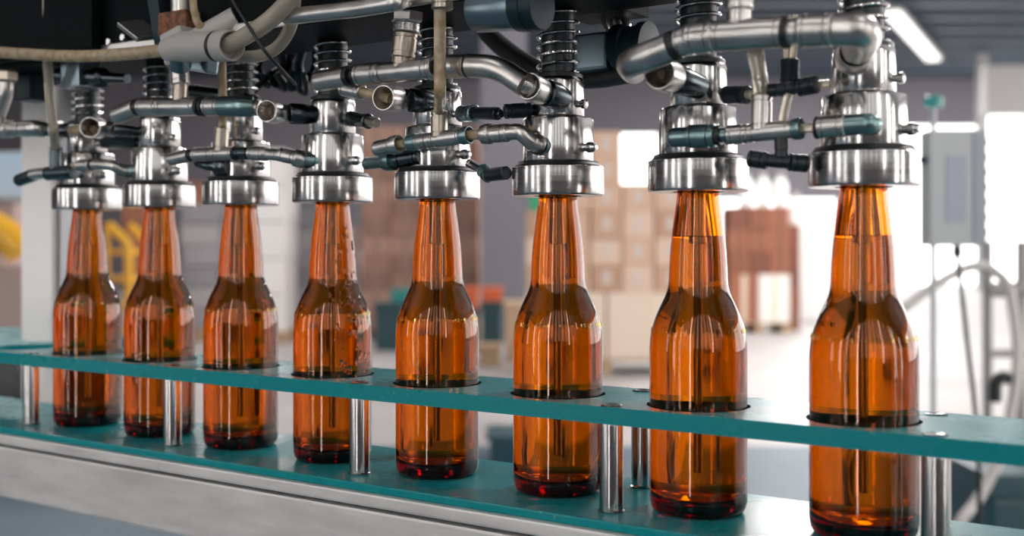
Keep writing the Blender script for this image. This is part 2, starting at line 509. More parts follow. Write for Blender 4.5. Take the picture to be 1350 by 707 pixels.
# ------------------------------------------------------------------ pipework
def frame_of(a, b): return (b-a).length, (b-a).normalized()
def sleeve(root, a, b, r, mat=None, name='sleeve'):
    L, d = frame_of(a, b); mb = MB(); c = min(r*.12, L*.1)
    g = min(.0012, L*.08); e = min(.0030, L*.22)
    mb.rev([(0,r*.70),(0,r-c),(c,r),(e,r),(e+g*.15,r*.90),(e+g*.85,r*.90),(e+g,r),(L-e-g,r),(L-e-g*.85,r*.90),(L-e-g*.15,r*.90),(L-e,r),(L-c,r),(L,r-c),(L,r*.70)], 28, a, d)
    return obj(name, mb, mat or satin, root)
def seal(root, a, b, r, name='seal_ring'):
    L, d = frame_of(a, b); mb = MB()
    mb.rev([(0,r*.8),(0,r*.96),(L*.3,r),(L*.7,r),(L,r*.96),(L,r*.8)], 28, a, d)
    return obj(name, mb, rubber, root)
def elbow(root, pts, r, mat=None, bend=None, name='elbow'):
    mb = MB(); mb.tube(pts, r, 28, bend or r*1.6)
    return obj(name, mb, mat or satin, root)
def dome(root, a, b, r, mat=None, name='end_cap'):
    """closed fitting: flat at a, rounded at b"""
    L, d = frame_of(a, b); mb = MB()
    pr = [(0,r*.7),(0,r*.96),(r*.05,r)] + [(L-r*.8+r*.8*math.sin(k*PI/12), r*math.cos(k*PI/12)*1.0 if k < 6 else r*.02) for k in range(0, 7)]
    mb.rev(pr, 28, a, d)
    return obj(name, mb, mat or satin, root)
def openring(root, a, b, r, mat=None, name='collet_ring'):
    """push-in ring: hollow mouth at a"""
    L, d = frame_of(a, b); mb = MB(); r = r*1.14; a = a - d*.0010; L += .0010
    mb.rev([(L,r*.5),(L*.75,r*.55),(L*.45,r*.76),(L*.05,r*.84),(0,r*.88),(0,r*.95),(L*.12,r),(L*.9,r),(L,r*.95)], 28, a, d)
    return obj(name, mb, mat or satin, root)
def nut(root, a, b, r, mat=None):
    mb = MB(); mb.hexnut(a, b, r)
    return obj('nut', mb, mat or bolt_steel, root)
def nozzle(root, a, b, r0, r1, mat=None):
    L, d = frame_of(a, b); mb = MB()
    r0 *= 1.1; r1 *= 1.1
    mb.rev([(0,r0*.9),(L*.05,r0),(L*.45,r0),(L*.7,r0*.5+r1*.5),(L*.92,r1),(L,r1*.6)], 28, a, d)
    return obj('nozzle', mb, mat or darksteel, root)
def stub(root, pts, r, mat, name='hose'):
    mb = MB(); mb.tube(pts, r, 18, r*2.5)
    return obj(name, mb, mat, root)
def manifold(label, cat, anchor, name='pipe_manifold', group=None):
    return thing(name, label, cat, anchor, group)

# A: upper run between the second and the fourth valve
y = .592; r = .0074
A = manifold('thick steel pipe run from the second to the fourth valve, elbow tinted for a teal reflection near its middle', 'pipe manifold', U(237,160,y))
u = lambda px, py, yy=y: U(px, py, yy)
dome(A, u(180,142), u(150,154), r*1.0, name='end_cap')
seal(A, u(179,142), u(188,141), r*.9)
sleeve(A, u(187,141), u(214,141), r*1.04)
sleeve(A, u(213,141), u(262,140.5), r*.98, name='tee_body')
sleeve(A, u(237,139), u(238.5,106), r*.80, tarnish, name='branch')
sleeve(A, u(238.5,112), u(237,90), r*.96, satin)
for k in (263, 268.5): seal(A, u(k,140.5), u(k+3.5,140.5), r*1.04)
sleeve(A, u(273,140.5), u(294,140.5), r)
elbow(A, [u(293,140.5), u(312,140.5), u(334,141, .600)], r*1.06, tealsteel)
sleeve(A, u(330,141,.599), u(343,143,.602), r*.85)
stub(A, [u(342,143,.598), u(358,147,.603)], r*.55, hose_tan)
openring(A, u(352,146.5,.590), u(365,149,.607), r*.98)
nut(A, u(364,149,.608), u(382,150,.612), r*.92, satin)
nozzle(A, u(381,150,.612), u(424,151.5,.634), r*.98, r*.70)
nozzle(A, u(251,120,.650), u(342,133,.640), r*.70, r*.55)

# B: upper run from the fourth to the sixth valve
y = .592; r = .0074
Bm = manifold('thick steel pipe run between fourth and sixth valves with a hex-nut riser', 'pipe manifold', U(530,120,y))
u = lambda px, py, yy=y: U(px, py, yy)
dome(Bm, u(458,101), u(414,108), r)
seal(Bm, u(457,101), u(463,100), r*1.0)
sleeve(Bm, u(461,100.5), u(473,99), r*.62, rubber, name='joint')
seal(Bm, u(469,99.5), u(473,99), r*1.02)
sleeve(Bm, u(472,99), u(502,96.5), r*1.05)
sleeve(Bm, u(501,97), u(568,90), r*.98, name='tee_body')
sleeve(Bm, u(529,92), u(532,66), r*.92, tarnish, name='branch')
sleeve(Bm, u(531,76), u(535,42), r*1.12, tarnish)
sleeve(Bm, u(535,42), u(536,30), r*1.22, satin, name='union')
nut(Bm, u(536,30), u(537,10), r*1.5, satin)
sleeve(Bm, u(537,10), u(537,1), r*1.62, satin, name='flange')
sleeve(Bm, u(537,2), u(540,-560), r*1.2, darksteel, name='riser')
sleeve(Bm, u(583,13,.5755), u(583,-16,.5755), .0070, tarnish, name='riser_socket')
sleeve(Bm, u(567,90), u(575,89), r*1.1, satin)
sleeve(Bm, u(572,89), u(590,88), r*.72, rubber, name='joint')
sleeve(Bm, u(588,88), u(618,87), r*1.05)
elbow(Bm, [u(617,87), u(655,88), u(692,112,.594)], r*1.04, satin, .016)
seal(Bm, u(617,87), u(620,87), r*1.08)
sleeve(Bm, u(684,107,.594), u(702,117,.602), r*.84)
openring(Bm, u(698,114,.596), u(713,121,.611), r*1.06)
nut(Bm, u(711,120.5,.611), u(721,123.5,.613), r*1.05)
nozzle(Bm, u(720,123,.613), u(748,131,.630), r*1.08, r*.75)

# inlet of the fifth valve, hanging behind run B
y = .604
Bi = manifold('angled inlet hose and dark nozzle entering the fifth valve', 'inlet fitting', U(540,145,y), 'inlet_fitting')
u = lambda px, py, yy=y: U(px, py, yy)
sleeve(Bi, u(452,117,.596), u(478,122,.594), r*.7)
stub(Bi, [u(474,121,.594), u(490,124,.594), u(514,130,.598)], r*.5, hose_tan)
openring(Bi, u(506,129,.588), u(524,131,.606), r*1.06)
nut(Bi, u(523,131,.607), u(540,132,.610), r*1.0)
nozzle(Bi, u(539,132,.610), u(576,135,.632), r*1.02, r*.7)
Bh = manifold('dark side nozzle on the right of the fourth valve', 'side nozzle', U(470,170,.64), 'side_nozzle')
sleeve(Bh, U(462,156,.640), U(486,160,.632), r*.78, darksteel, 'pipe'); sleeve(Bh, U(484,160,.632), U(497,162,.629), r*.5, tarnish, 'tip')

# C: big run over the two nearest valves
y = .560; r = .0083
Cm = manifold('thickest steel pipe run over the two nearest valves, elbow at each end', 'pipe manifold', U(975,70,y))
u = lambda px, py, yy=y: U(px, py, yy)
elbow(Cm, [u(891,60), u(848,77), u(830,84,.566), u(836,92,.584)], r*1.0, satin, .010)
seal(Cm, u(884,63), u(894,58), r*1.03)
sleeve(Cm, u(893,57), u(914,52), r*.98, name='joint')
sleeve(Cm, u(908,52), u(944,48), r*1.04)
sleeve(Cm, u(943,48), u(1036,42), r*.99, name='tee_body')
sleeve(Cm, u(974,40), u(974,4), r*.78, satin, name='branch')
sleeve(Cm, u(974,14), u(974,-560), r*.92, satin, name='riser')
seal(Cm, u(1034,42), u(1041,42), r*1.05)
sleeve(Cm, u(1039,42), u(1058,41), r*.80, satin, name='joint')
sleeve(Cm, u(1055,41), u(1101,39), r*1.04)
elbow(Cm, [u(1100,39), u(1136,39,.562), u(1141,50,.580), u(1130,66,.600)], r*1.02, satin, .011)
openring(Cm, u(1128,68,.600), u(1124,76,.614), r*1.02)
nozzle(Cm, u(1124,75,.612), u(1122,84,.630), r*.95, r*.7, chrome)
# inlet of the seventh valve
y = .598
Ci = manifold('ring-mouthed inlet nozzle entering the second valve from the right', 'inlet fitting', U(895,120,y), 'inlet_fitting')
u = lambda px, py, yy=y: U(px, py, yy)
stub(Ci, [u(838,90,.584), u(858,93,.594), u(876,99)], .0036, hose_tan)
openring(Ci, u(870,97,.582), u(885,102,.602), r*1.0)
nozzle(Ci, u(883,101.5,.603), u(925,116,.632), r*.92, r*.8)

# D: upper run at the left edge
y = .598; r = .0072
D = manifold('dark steel pipe run at the left edge leading to the leftmost valve', 'pipe manifold', U(60,190,y))
u = lambda px, py, yy=y: U(px, py, yy)
sleeve(D, u(-220,169), u(6,170), r*.95); openring(D, u(14,170), u(2,170), r*1.02)
sleeve(D, u(14,170), u(34,170), r*1.0)
elbow(D, [u(33,170), u(46,169), u(58,171,.606)], r*1.02)
sleeve(D, u(56,171,.606), u(80,172,.608), r*.8, darksteel, 'pipe')
openring(D, u(72,172,.606), u(80,172,.608), r*1.06)
sleeve(D, u(79,172,.608), u(95,172,.609), r*.9, darksteel)
stub(D, [u(94,172,.606), u(125,171,.602)], r*.55, hose_tan)
openring(D, u(119,168,.590), u(131,169,.610), r*1.1)
nut(D, u(129,169,.612), u(152,171,.615), r*.95, satin)
nozzle(D, u(151,171,.615), u(192,174,.634), r*.6, r*.45)
Dn = manifold('dark side nozzle between the leftmost and second valves', 'side nozzle', U(160,195,.64), 'side_nozzle')
sleeve(Dn, U(135,186,.648), U(184,189,.640), r*.9, frame_teal, 'pipe'); sleeve(Dn, U(183,189,.640), U(190,189,.638), r*.6, darksteel, 'tip')

# ---- lower, thinner runs
y = .612; r = .0056
L1 = manifold('thin pipe run low in front of the leftmost valve with dark end', 'thin pipe run', U(75,240,y), 'pipe_run')
u = lambda px, py, yy=y: U(px, py, yy)
dome(L1, u(44,231), u(22,239), r*1.05, darksteel)
elbow(L1, [u(43,231), u(54,228), u(66,229)], r*.95, satin)
sleeve(L1, u(63,229), u(98,227), r*1.15, darksteel, 'tee_body')
sleeve(L1, u(74,226), u(74,194), r*1.0, darksteel, 'branch')
stub(L1, [u(73,196,.612), u(71,172,.590), u(66,130,.585), u(62,70,.575), u(62,30,.572), u(62,-420,.570)], r*.72, hose_clear)
stub(L1, [u(97,219), u(107,218)], r*.6, hose_tan)
sleeve(L1, u(104,218), u(122,217), r*.92); sleeve(L1, u(122,217), u(136,217), r*.86)
seal(L1, u(121,217), u(124,217), r*.95)
elbow(L1, [u(135,217), u(148,218), u(162,225,.620)], r*.86, satin)
openring(L1, u(160,224,.620), u(168,226,.624), r*.9)
sleeve(L1, u(167,226,.624), u(192,225,.632), r*1.05, tealsteel, 'nut')

L2 = manifold('thin pipe run low across the third valve reaching the fourth', 'thin pipe run', U(290,215,y), 'pipe_run')
dome(L2, u(250,205), u(222,211), r*.95)
seal(L2, u(249,205), u(258,204), r*.85)
sleeve(L2, u(257,204), u(284,203), r*1.0)
sleeve(L2, u(283,203), u(311,202), r*.95, name='tee_body')
sleeve(L2, u(291,200), u(293,168), r*1.0, tarnish, 'branch')
stub(L2, [u(293,170,.612), u(294,140,.618), u(292,70,.618), u(290,30,.612)], r*.62, hose_tan)
seal(L2, u(310,202), u(313.5,202), r*1.05)
sleeve(L2, u(313,202), u(333,202), r*.9, darksteel, 'pipe')
sleeve(L2, u(331,202), u(352,203), r*1.0)
sleeve(L2, u(351,203), u(371,205), r*.8, satin, 'pipe')
sleeve(L2, u(369,204), u(392,209,.616), r*.95)
openring(L2, u(389,208,.615), u(401,211,.620), r*1.05)
sleeve(L2, u(400,211,.620), u(424,213,.628), r*1.10, tealsteel, 'nut')
L2b = manifold('short dark elbow fitting low on the third valve, left side', 'pipe fitting', U(280,228,.62), 'pipe_fitting')
elbow(L2b, [U(262,214,.622), U(276,219,.620), U(292,218,.622)], r*.8, darksteel)
openring(L2b, U(286,220,.618), U(300,219,.622), r*1.2, darksteel)

y = .612; r = .0056
L3 = manifold('thin pipe run with a clear riser hose across the fifth valve to the sixth', 'thin pipe run', U(575,200,y), 'pipe_run')
dome(L3, u(520,191), u(492,197), r*1.0)
openring(L3, u(526,190), u(516,192), r*1.05)
stub(L3, [u(518,191), u(546,188)], r*.55, hose_tan)
openring(L3, u(541,189), u(551,187), r*.98, tealsteel)
sleeve(L3, u(549,187.5), u(570,185), r*1.0)
sleeve(L3, u(569,185), u(612,179), r*.97, name='tee_body')
sleeve(L3, u(579,182), u(579,146), r*1.05, tarnish, 'branch')
stub(L3, [u(579,148,.612), u(579,140,.604), u(580,122,.5755), u(580,104,.5755), u(580,60,.5755), u(580,-20,.5745), u(580,-520,.570)], r*.70, hose_tan)
openring(L3, u(618,178), u(609,179.5), r*.95, tealsteel)
stub(L3, [u(612,178.5), u(646,177)], r*.6, hose_tan)
openring(L3, u(639,177), u(648,176.5), r*1.08)
sleeve(L3, u(645,177), u(671,175), r*1.08)
elbow(L3, [u(670,175), u(686,173), u(698,186,.616), u(712,192,.622)], r*.95, satin, .007)
openring(L3, u(703,188,.617), u(714,193,.622), r*1.05)
sleeve(L3, u(713,192,.621), u(722,194,.628), r*1.15, tealsteel, 'nut')
L3b = manifold('teal-tinted lower fitting left of the fifth valve', 'pipe fitting', U(520,220,.63), 'pipe_fitting')
elbow(L3b, [U(484,216,.634), U(505,213,.628), U(526,211,.624)], r*.85, tealsteel)
openring(L3b, U(510,212,.626), U(520,211,.624), r*1.2, tealsteel)
sleeve(L3b, U(525,211,.624), U(556,206,.624), r*1.15, darksteel, 'nut')

y = .608; r = .0056
L4 = manifold('thin teal-tinted pipe run low between the two nearest valves', 'thin pipe run', U(1000,190,y), 'pipe_run')
dome(L4, u(912,180), u(880,182), r*1.05, tealsteel)
sleeve(L4, u(908,180), u(944,179), r*1.25, tealsteel)
seal(L4, u(943,179), u(951,178.5), r*1.05)
sleeve(L4, u(950,178.5), u(962,178), r*.75, tealsteel, 'joint')
sleeve(L4, u(960,178), u(988,176), r*1.02)
sleeve(L4, u(987,176), u(1048,170), r*.98, name='tee_body')
openring(L4, u(1055,169.5), u(1046,170.5), r*.98, tealsteel)
stub(L4, [u(1050,170), u(1078,168)], r*.48, hose_clear)
seal(L4, u(1076,168), u(1080,168), r*1.15)
sleeve(L4, u(1079,168), u(1116,165), r*1.12)
elbow(L4, [u(1115,165), u(1146,163), u(1150,165,.617)], r*1.02, tealsteel, .005)
sleeve(L4, u(1003,173), u(1004,125), r*1.08, satin, 'branch')
stub(L4, [u(1004,128), u(1002,100,.607), u(995,64,.565)], r*.78, hose_clear, 'riser_hose')

# ---- black push-fit tees and caps
def cap_rib(root, a, b, r):
    L, d = frame_of(a, b); mb = MB()
    pr = [(0,r*.7),(0,r*.92),(L*.06,r)]
    for k in range(6): pr += [(L*(.15+.12*k), r), (L*(.18+.12*k), r*.94), (L*(.22+.12*k), r)]
    pr += [(L*.95,r),(L,r*.9),(L,r*.6)]
    mb.rev(pr, 24, a, d); return obj('ribbed_cap', mb, blackplastic, root)
y = .618; r = .0046
T1 = manifold('black plastic tee left of the nearest valve, ribbed cap upright', 'plastic tee', U(1040,130,y), 'plastic_tee')
sleeve(T1, u(1006,120), u(1034,118), r*.85, blackplastic, 'tee_body'); sleeve(T1, u(1032,118), u(1056,115), r*.8, blackplastic, 'tee_body')
sleeve(T1, u(1052,116), u(1078,111), r*1.12, blackplastic, 'socket')
sleeve(T1, u(1077,112), u(1092,110,.626), r*.5, hose_clear, 'stub')
sleeve(T1, u(1042,117), u(1041,104), r*.9, blackplastic, 'branch')
cap_rib(T1, u(1041,108), u(1041,78), r*1.18)
stub(T1, [u(1038,80), u(1037,50), u(1037,20)], r*.42, hose_clear)
stub(T1, [u(1045,80), u(1048,50), u(1050,20)], r*.42, hose_clear)
stub(T1, [u(1040,122), u(1034,146), u(1030,172)], r*.55, hose_clear)
T1b = manifold('short black plastic cap on the right of the second-nearest valve', 'plastic plug', U(970,135,.625), 'blanking_plug')
sleeve(T1b, U(957,125,.630), U(986,125,.622), r*1.18, blackplastic, 'cap'); sleeve(T1b, U(984,125,.622), U(1000,125,.615), r*.6, hose_clear, 'stub')
T2 = manifold('small black plastic tee low beside the nearest valve collar', 'plastic tee', U(1028,220,.622), 'plastic_tee')
sleeve(T2, u(1030,208), u(1030,168), r*.85, blackplastic, 'branch')
sleeve(T2, u(1008,211), u(1044,214), r*.85, blackplastic, 'tee_body')
sleeve(T2, u(988,209), u(1012,212), r*1.08, blackplastic, 'socket'); sleeve(T2, u(1040,214), u(1064,216,.620), r*1.08, blackplastic, 'socket')
T3 = manifold('black plastic coupling at the right of the fifth valve', 'plastic coupling', U(640,160,.63), 'plastic_coupling')
sleeve(T3, U(608,150,.640), U(626,149,.634), r*1.3, tealsteel, 'nut'); sleeve(T3, U(624,149,.634), U(657,150,.625), r*.95, blackplastic, 'socket'); sleeve(T3, U(655,150,.625), U(661,150,.623), r*.6, darksteel, 'tip')
T4 = manifold('black plastic coupling at the left of the sixth valve', 'plastic coupling', U(680,160,.62), 'plastic_coupling')
sleeve(T4, U(665,147,.615), U(700,145,.628), r*1.08, blackplastic, 'socket'); sleeve(T4, U(698,145,.627), U(706,145,.630), r*.8, darksteel, 'tip')
T5 = manifold('dark tilted fitting low at the right of the fifth valve', 'pipe fitting', U(645,240,.63), 'pipe_fitting')
sleeve(T5, U(618,215,.640), U(642,228,.634), r*.7, chrome, 'pipe'); sleeve(T5, U(640,231,.634), U(668,228,.625), r*1.0, blackplastic, 'socket'); sleeve(T5, U(636,224,.636), U(646,233,.633), r*1.1, tealsteel, 'nut')

# ------------------------------------------------------------------ hoses and fittings at the top
HT = tag(obj('supply_hose', MB().tube([U(-300,64,.552), U(-40,66,.558), U(0,69,.56), U(60,73,.56), U(110,74.5,.56), U(160,72,.56), U(222,66,.56)], .0049, 20, .03), hose_tan, None, U(110,74,.56)),
         'amber translucent hose running level from the left edge to the white valve', 'hose')
V = thing('hose_manifold_block', 'aged white plastic hose connector block above the third valve', 'hose connector', U(255,85,.56))
mb = MB(); a, b = U(228,70,.556), U(252,38,.575)
mb.tube([U(222,66,.556), U(240,62,.556), U(300,60,.552)], [.0092,.0112,.0106], 28)
obj('connector_body', mb, whiteplastic, V)
mb = MB(); mb.tube([U(246,62,.560), U(280,42,.572), U(312,24,.582)], .0088, 28)
obj('branch', mb, whiteplastic, V)
seal(V, U(284,61,.552), U(289,61,.552), .0111)
openring(V, U(305,60,.550), U(287,61,.553), .0098, whiteplastic)
mb = MB(); mb.box((-.012,-.009,-.0125),(.012,.009,.0125),.004, Matrix.Translation(U(238,62,.562)) @ MR @ Matrix.Rotation(-.25,4,'Y'), 3)
obj('block', mb, whiteplastic, V)
mb = MB(); mb.tube([U(236,70,.558), U(237,86,.566)], .0085, 24)
obj('lower_collar', mb, bluegrey, V)
mb = MB(); p = U(258,82,.585); mb.box((-.020,-.006,-.007),(.020,.006,.007),.002, Matrix.Translation(p) @ MR @ Matrix.Rotation(.2,4,'Y'))
obj('mount_strap', mb, bluegrey, V)
h1 = tag(obj('clear_hose', MB().tube([U(300,60,.552), U(320,50,.549), U(350,32,.545), U(380,4,.542), U(410,-40,.54), U(450,-500,.55)], .0062, 20, .02), hose_clear, None, U(350,32,.545)),
         'cloudy clear hose rising to the upper right out of the white connector', 'hose')
h2 = tag(obj('clear_hose', MB().tube([U(296,72,.575), U(318,75,.574), U(345,74,.572), U(368,62,.57), U(383,38,.568), U(388,14,.567), U(390,-30,.566), U(395,-500,.56)], .0045, 18, .012), hose_clear, None, U(345,74,.572)),
         'cloudy clear hose curving below the white connector and up beside the fourth valve', 'hose')
h3 = tag(obj('thin_cable', MB().tube([U(280,-460,.55), U(300,-10,.54), U(322,26,.538), U(350,70,.54), U(372,92,.56), U(390,112,.60)], .0012, 10, .02), rubber, None, U(350,70,.54)),
         'thin black cable crossing the clear hoses diagonally', 'cable')
h4 = tag(obj('thin_hose', MB().tube([U(250,-440,.565), U(254,-20,.56), U(255,10,.56), U(260,30,.56), U(268,38,.565)], .0030, 14, .012), hose_tan, None, U(255,10,.56)),
         'thin amber hose dropping behind the white connector block', 'hose')
RN = thing('rusty_fitting', 'rusty square pipe fitting above the white connector block', 'pipe fitting', U(240,48,.578))
a = U(240,48,.576); mb = MB(); mb.box((-.016,-.010,0),(.016,.010,.018),.002, Matrix.Translation(a) @ MR)
obj('fitting_body', mb, rust, RN)
mb = MB(); mb.rev([(.018,.0085),(.030,.0085),(.031,.007),(.05,.007)], 24, a)
obj('neck', mb, satin, RN)
# grey guard bar crossing the top in the middle
mb = MB(); mb.tube([U(376,20,.584), U(380,22,.552), U(470,12,.552), U(525,3,.552), U(540,-4,.584)], .0055, 16, .008)
gb = tag(obj('guard_bar', mb, satin, None, U(450,14,.552)), 'dull steel bar under the beam between third and fifth valves', 'bar')
# pneumatic cylinder
PC = thing('air_cylinder', 'blue-grey pneumatic cylinder under the beam above the sixth valve', 'air cylinder', U(670,40,.57))
a, b = U(628,14,.566), U(686,10,.566); L, d = frame_of(a, b)
mb = MB(); mb.rev([(0,.012),(.0,.0130),(.001,.0135),(L,.0135),(L,.012)], 36, a, d); obj('barrel', mb, bluegrey, PC)
e = U(684,10,.566); mb = MB(); mb.rev([(0,.0125),(0,.0142),(.001,.0147),(.008,.0147),(.0085,.0138),(.0105,.0138),(.011,.0147),(.016,.0147),(.017,.0136)], 36, e, d); obj('end_cap', mb, frame_teal, PC)
mb = MB(); mb.box((-.003,-.010,0),(.003,.030,.03),.001, Matrix.Translation(U(655,8,.566)+Vector((0,0,.006))) @ MR); obj('bracket', mb, frame_dark, PC)
BR = thing('ribbed_bracket', 'bright ribbed metal bracket hanging behind the sixth and seventh valves', 'bracket', U(805,92,.70))
p = U(800,66,.70); mb = MB(); mb.box((-.022,-.008,-.014),(.004,.010,.012),.002, Matrix.Translation(p) @ MR); obj('clamp_block', mb, bluegrey, BR)
mb = MB(); mb.rev([(0,.010),(.004,.0155),(.012,.0155),(.013,.014),(.022,.014),(.024,.0165),(.030,.0165),(.031,.010)], 28, U(806,62,.70), d); obj('clamp_ring', mb, frame_teal, BR)
for k in range(4):
    mb = MB(); mb.box((-.0016,-.004,-.010),(.0016,.004,.010),.0005, Matrix.Translation(U(800+k*9,34,.70)) @ MR @ Matrix.Rotation(-.5,4,'Y')); obj('rib', mb, bolt_steel, BR)
mb = MB(); line_box(mb, U(800,30,.70).x*CA-U(800,30,.70).y*SA-.02, U(830,30,.70).x*CA-U(830,30,.70).y*SA+.01, .664, .71, U(800,26,.70).z, U(800,0,.70).z+.06); obj('hanger', mb, frame_dark, BR)
bh = tag(obj('black_hose', MB().tube([U(600,-420,.70), U(615,-60,.70), U(625,20,.70), U(650,52,.71), U(690,84,.715), U(740,104,.72), U(790,104,.715), U(850,92,.70), U(900,72,.695), U(930,30,.69), U(935,-20,.69), U(940,-520,.69)], .0075, 18, .04), rubber, None, U(740,104,.72)),
         'thick black hose sagging behind the sixth and seventh valves', 'hose')
vb = thing('cable_bundle', 'dark bundle of tangled cables behind the third and fourth valves', 'cable bundle', U(385,130,.70))
for k in range(9):
    x0 = 338+k*9 + random.uniform(-4,4)
    mb = MB(); mb.tube([U(x0,64,.69), U(x0+random.uniform(-14,14),86,.70), U(x0+random.uniform(-18,18),104,.705), U(x0+random.uniform(-24,24),122+random.uniform(-10,8),.70), U(x0+random.uniform(-30,30),96,.69)], random.uniform(.002,.0038), 10, .012)
    obj('cable', mb, [rubber, frame_teal, frame_dark][k % 3], vb)

# ------------------------------------------------------------------ steel upright behind the left end
up = thing('machine_upright', 'bright square steel upright behind the leftmost bottle', 'steel upright', Vector((H(60,300,1.36).x,1.36,0)))
x0, x1 = H(28,300,1.36).x, H(69,300,1.36).x
mb = MB(); mb.box((x0,1.36,.955),(x1,1.42,2.2),.002); obj('upright_profile', mb, principled('bright_steel',(.78,.75,.74),.38,.35), up)
mb = MB(); mb.box((x1+.001,1.375,.955),(x1+.026,1.42,2.2),.001); obj('shaded_side', mb, principled('shaded_side_steel',(.42,.42,.44),.35,.8), up)  # side face of the upright, its shade put into a darker steel colour
mb = MB(); q = W(0,0,0); cxl = CA*(x0+x1)/2 - SA*1.39
line_box(mb, cxl-.06, cxl+.07, .7185, .86, .940, .9548, .002)
obj('foot_bracket', mb, brushed, up)

# ------------------------------------------------------------------ the hall
floor_m = principled('hall_floor', (.42,.40,.40), .45, 0, .3)
add_noise_color(floor_m, (.34,.32,.32), (.46,.435,.43), 1.2, 6, (1,1,1), .3, .7, (.38,.55))
wall_m = principled('hall_wall', (.20,.19,.215), .8)
pale_m = principled('pale_wall', (.42,.41,.41), .8)
front_m = principled('dark_front_wall', (.08,.076,.08), .7)
ceil_m = principled('roof_sheet', (.46,.46,.49), .7)
purlin_m = principled('purlin_paint', (.045,.06,.085), .6)
blue_m = principled('blue_floor_paint', (.16,.24,.30), .30, 0, .25)
add_noise_color(blue_m, (.055,.095,.13), (.085,.135,.175), 3, 5, (1,1,1), .3, .7, (.40,.6))
FB, CH = 34.0, 6.4
XL, XR, FF = -17.0, 16.0, -2.7
mb = MB(); mb.box((XL,FF,-.2),(XR,FB,0)); struct('floor', mb, floor_m)
mb = MB(); mb.box((-12,FF+.05,0),(1.75,6.6,.004)); o = struct('floor_paint', mb, blue_m)  # blue zone, its unseen front part added dark to cut haze on bottles
mb = MB(); mb.box((XL,FF,CH),(XR,FB,CH+.2)); struct('ceiling', mb, ceil_m)
for k in range(9):
    f = 22+1.45*k
    mb = MB(); mb.box((XL+.1,f,CH-.22),(XR-.1,f+.35,CH-.001),.02); struct('trim_%d' % (k+1), mb, purlin_m)
def wall_with_openings(name, axis, pos, lo, hi, openings, mat, th=.25):
    """wall as bands around rectangular openings (a0, a1, z0, z1)"""
    mb = MB()
    xs = sorted({lo, hi, *[o[0] for o in openings], *[o[1] for o in openings]})
    for a, b in zip(xs[:-1], xs[1:]):
        m = (a+b)/2
        cuts = [(o[2], o[3]) for o in openings if o[0] < m < o[1]]
        z = 0
        spans = []
        for c0, c1 in sorted(cuts):
            if c0 > z: spans.append((z, c0))
            z = c1
        if z < CH: spans.append((z, CH))
        for z0, z1 in spans:
            if axis == 'x': mb.box((a, pos, z0), (b, pos+th, z1))
            else: mb.box((pos, a, z0), (pos+th, b, z1))
    return struct(name, mb, mat)
def hx_(px, F=FB): return (px-675)/FPX*F
def hz_(py, F=FB): return CAMZ-(py-325)/FPX*F
ops = [(hx_(815),hx_(868),hz_(243),hz_(176)), (hx_(936),hx_(1104),0,hz_(262)), (hx_(1172),hx_(1292),0,hz_(165)), (hx_(1302),XR-.6,0,hz_(152))]
wall_with_openings('wall_back', 'x', FB, XL, XR, ops, wall_m)
wi = 1
def pane(a, b, z0, z1, axis, pos, mat, bars=1):
    global wi
    mb = MB()
    if axis == 'x': mb.box((a,pos,z0),(b,pos+.03,z1))
    else: mb.box((pos,a,z0),(pos+.03,b,z1))
    w = struct('lit_pane_%d' % wi, mb, mat); wi += 1
    return w
for o in ops: pane(o[0], o[1], o[2], o[3], 'x', FB+.2, daylight)
# wall behind the camera: windows light the machine, extras added to stripe the steel
fr = [(-9.4,-8.5,.1,4.4), (-8.3,-7.4,.1,4.4), (-5.0,-4.66,.1,4.4), (-4.54,-4.2,.1,4.4), (-1.9,-1.6,.1,4.4), (1.7,1.95,1.0,4.4), (4.2,4.7,.1,4.4), (4.85,5.3,.1,4.4), (8.0,9.5,.1,4.4)]
hi = [(c-.17, c+.17, 1.25, 4.4) for c in (-6.5,-5.8,-3.7,-3.05,-2.4,-1.1,-.5,.1,.7,1.3,2.5,3.1,3.7)]  # unseen high strips added for bright stripes on the valve steel
wall_with_openings('wall_front', 'x', FF-.25, XL, XR, fr+hi, front_m)
for o in fr: pane(o[0], o[1], o[2], o[3], 'x', FF-.2, daylight_front)
for o in hi: pane(o[0], o[1], o[2], o[3], 'x', FF-.2, high_fill)
sd = [(-1.0,.6,.3,5.2)]
wall_with_openings('wall_left', 'y', XL-.25, FF, FB, sd, front_m)
for o in sd: pane(o[0], o[1], o[2], o[3], 'y', XL-.2, daylight)
sr = [(.5,5.0,.15,5.4), (5.6,10.2,.15,5.4), (10.8,16.0,.15,5.4), (17,23.0,.15,5.2), (24.5,32,.15,5.0)]  # unseen right-hand panes added to brighten the floor and bottle edges
wall_with_openings('wall_right', 'y', XR, FF, FB, sr, pale_m)
for o in sr: pane(o[0], o[1], o[2], o[3], 'y', XR+.2, side_fill)
# header beam and concrete pillar
x0 = hx_(1292, 30); mb = MB(); mb.box((hx_(1288,30),29.8,0),(hx_(1299,30),30.1,CH),.02); struct('wall_post', mb, pale_m)
mb = MB(); mb.box((hx_(634,13.6),13.6,0),(hx_(694,13.6),14.1,CH-.01),.01); struct('wall_pillar', mb, principled('grey_pillar_paint',(.19,.19,.22),.7))
mb = MB(); mb.box((hx_(1299,27),27,hz_(150,27)),(hx_(1460,27),27.3,hz_(86,27)),.02); struct('trim_10', mb, pale_m)

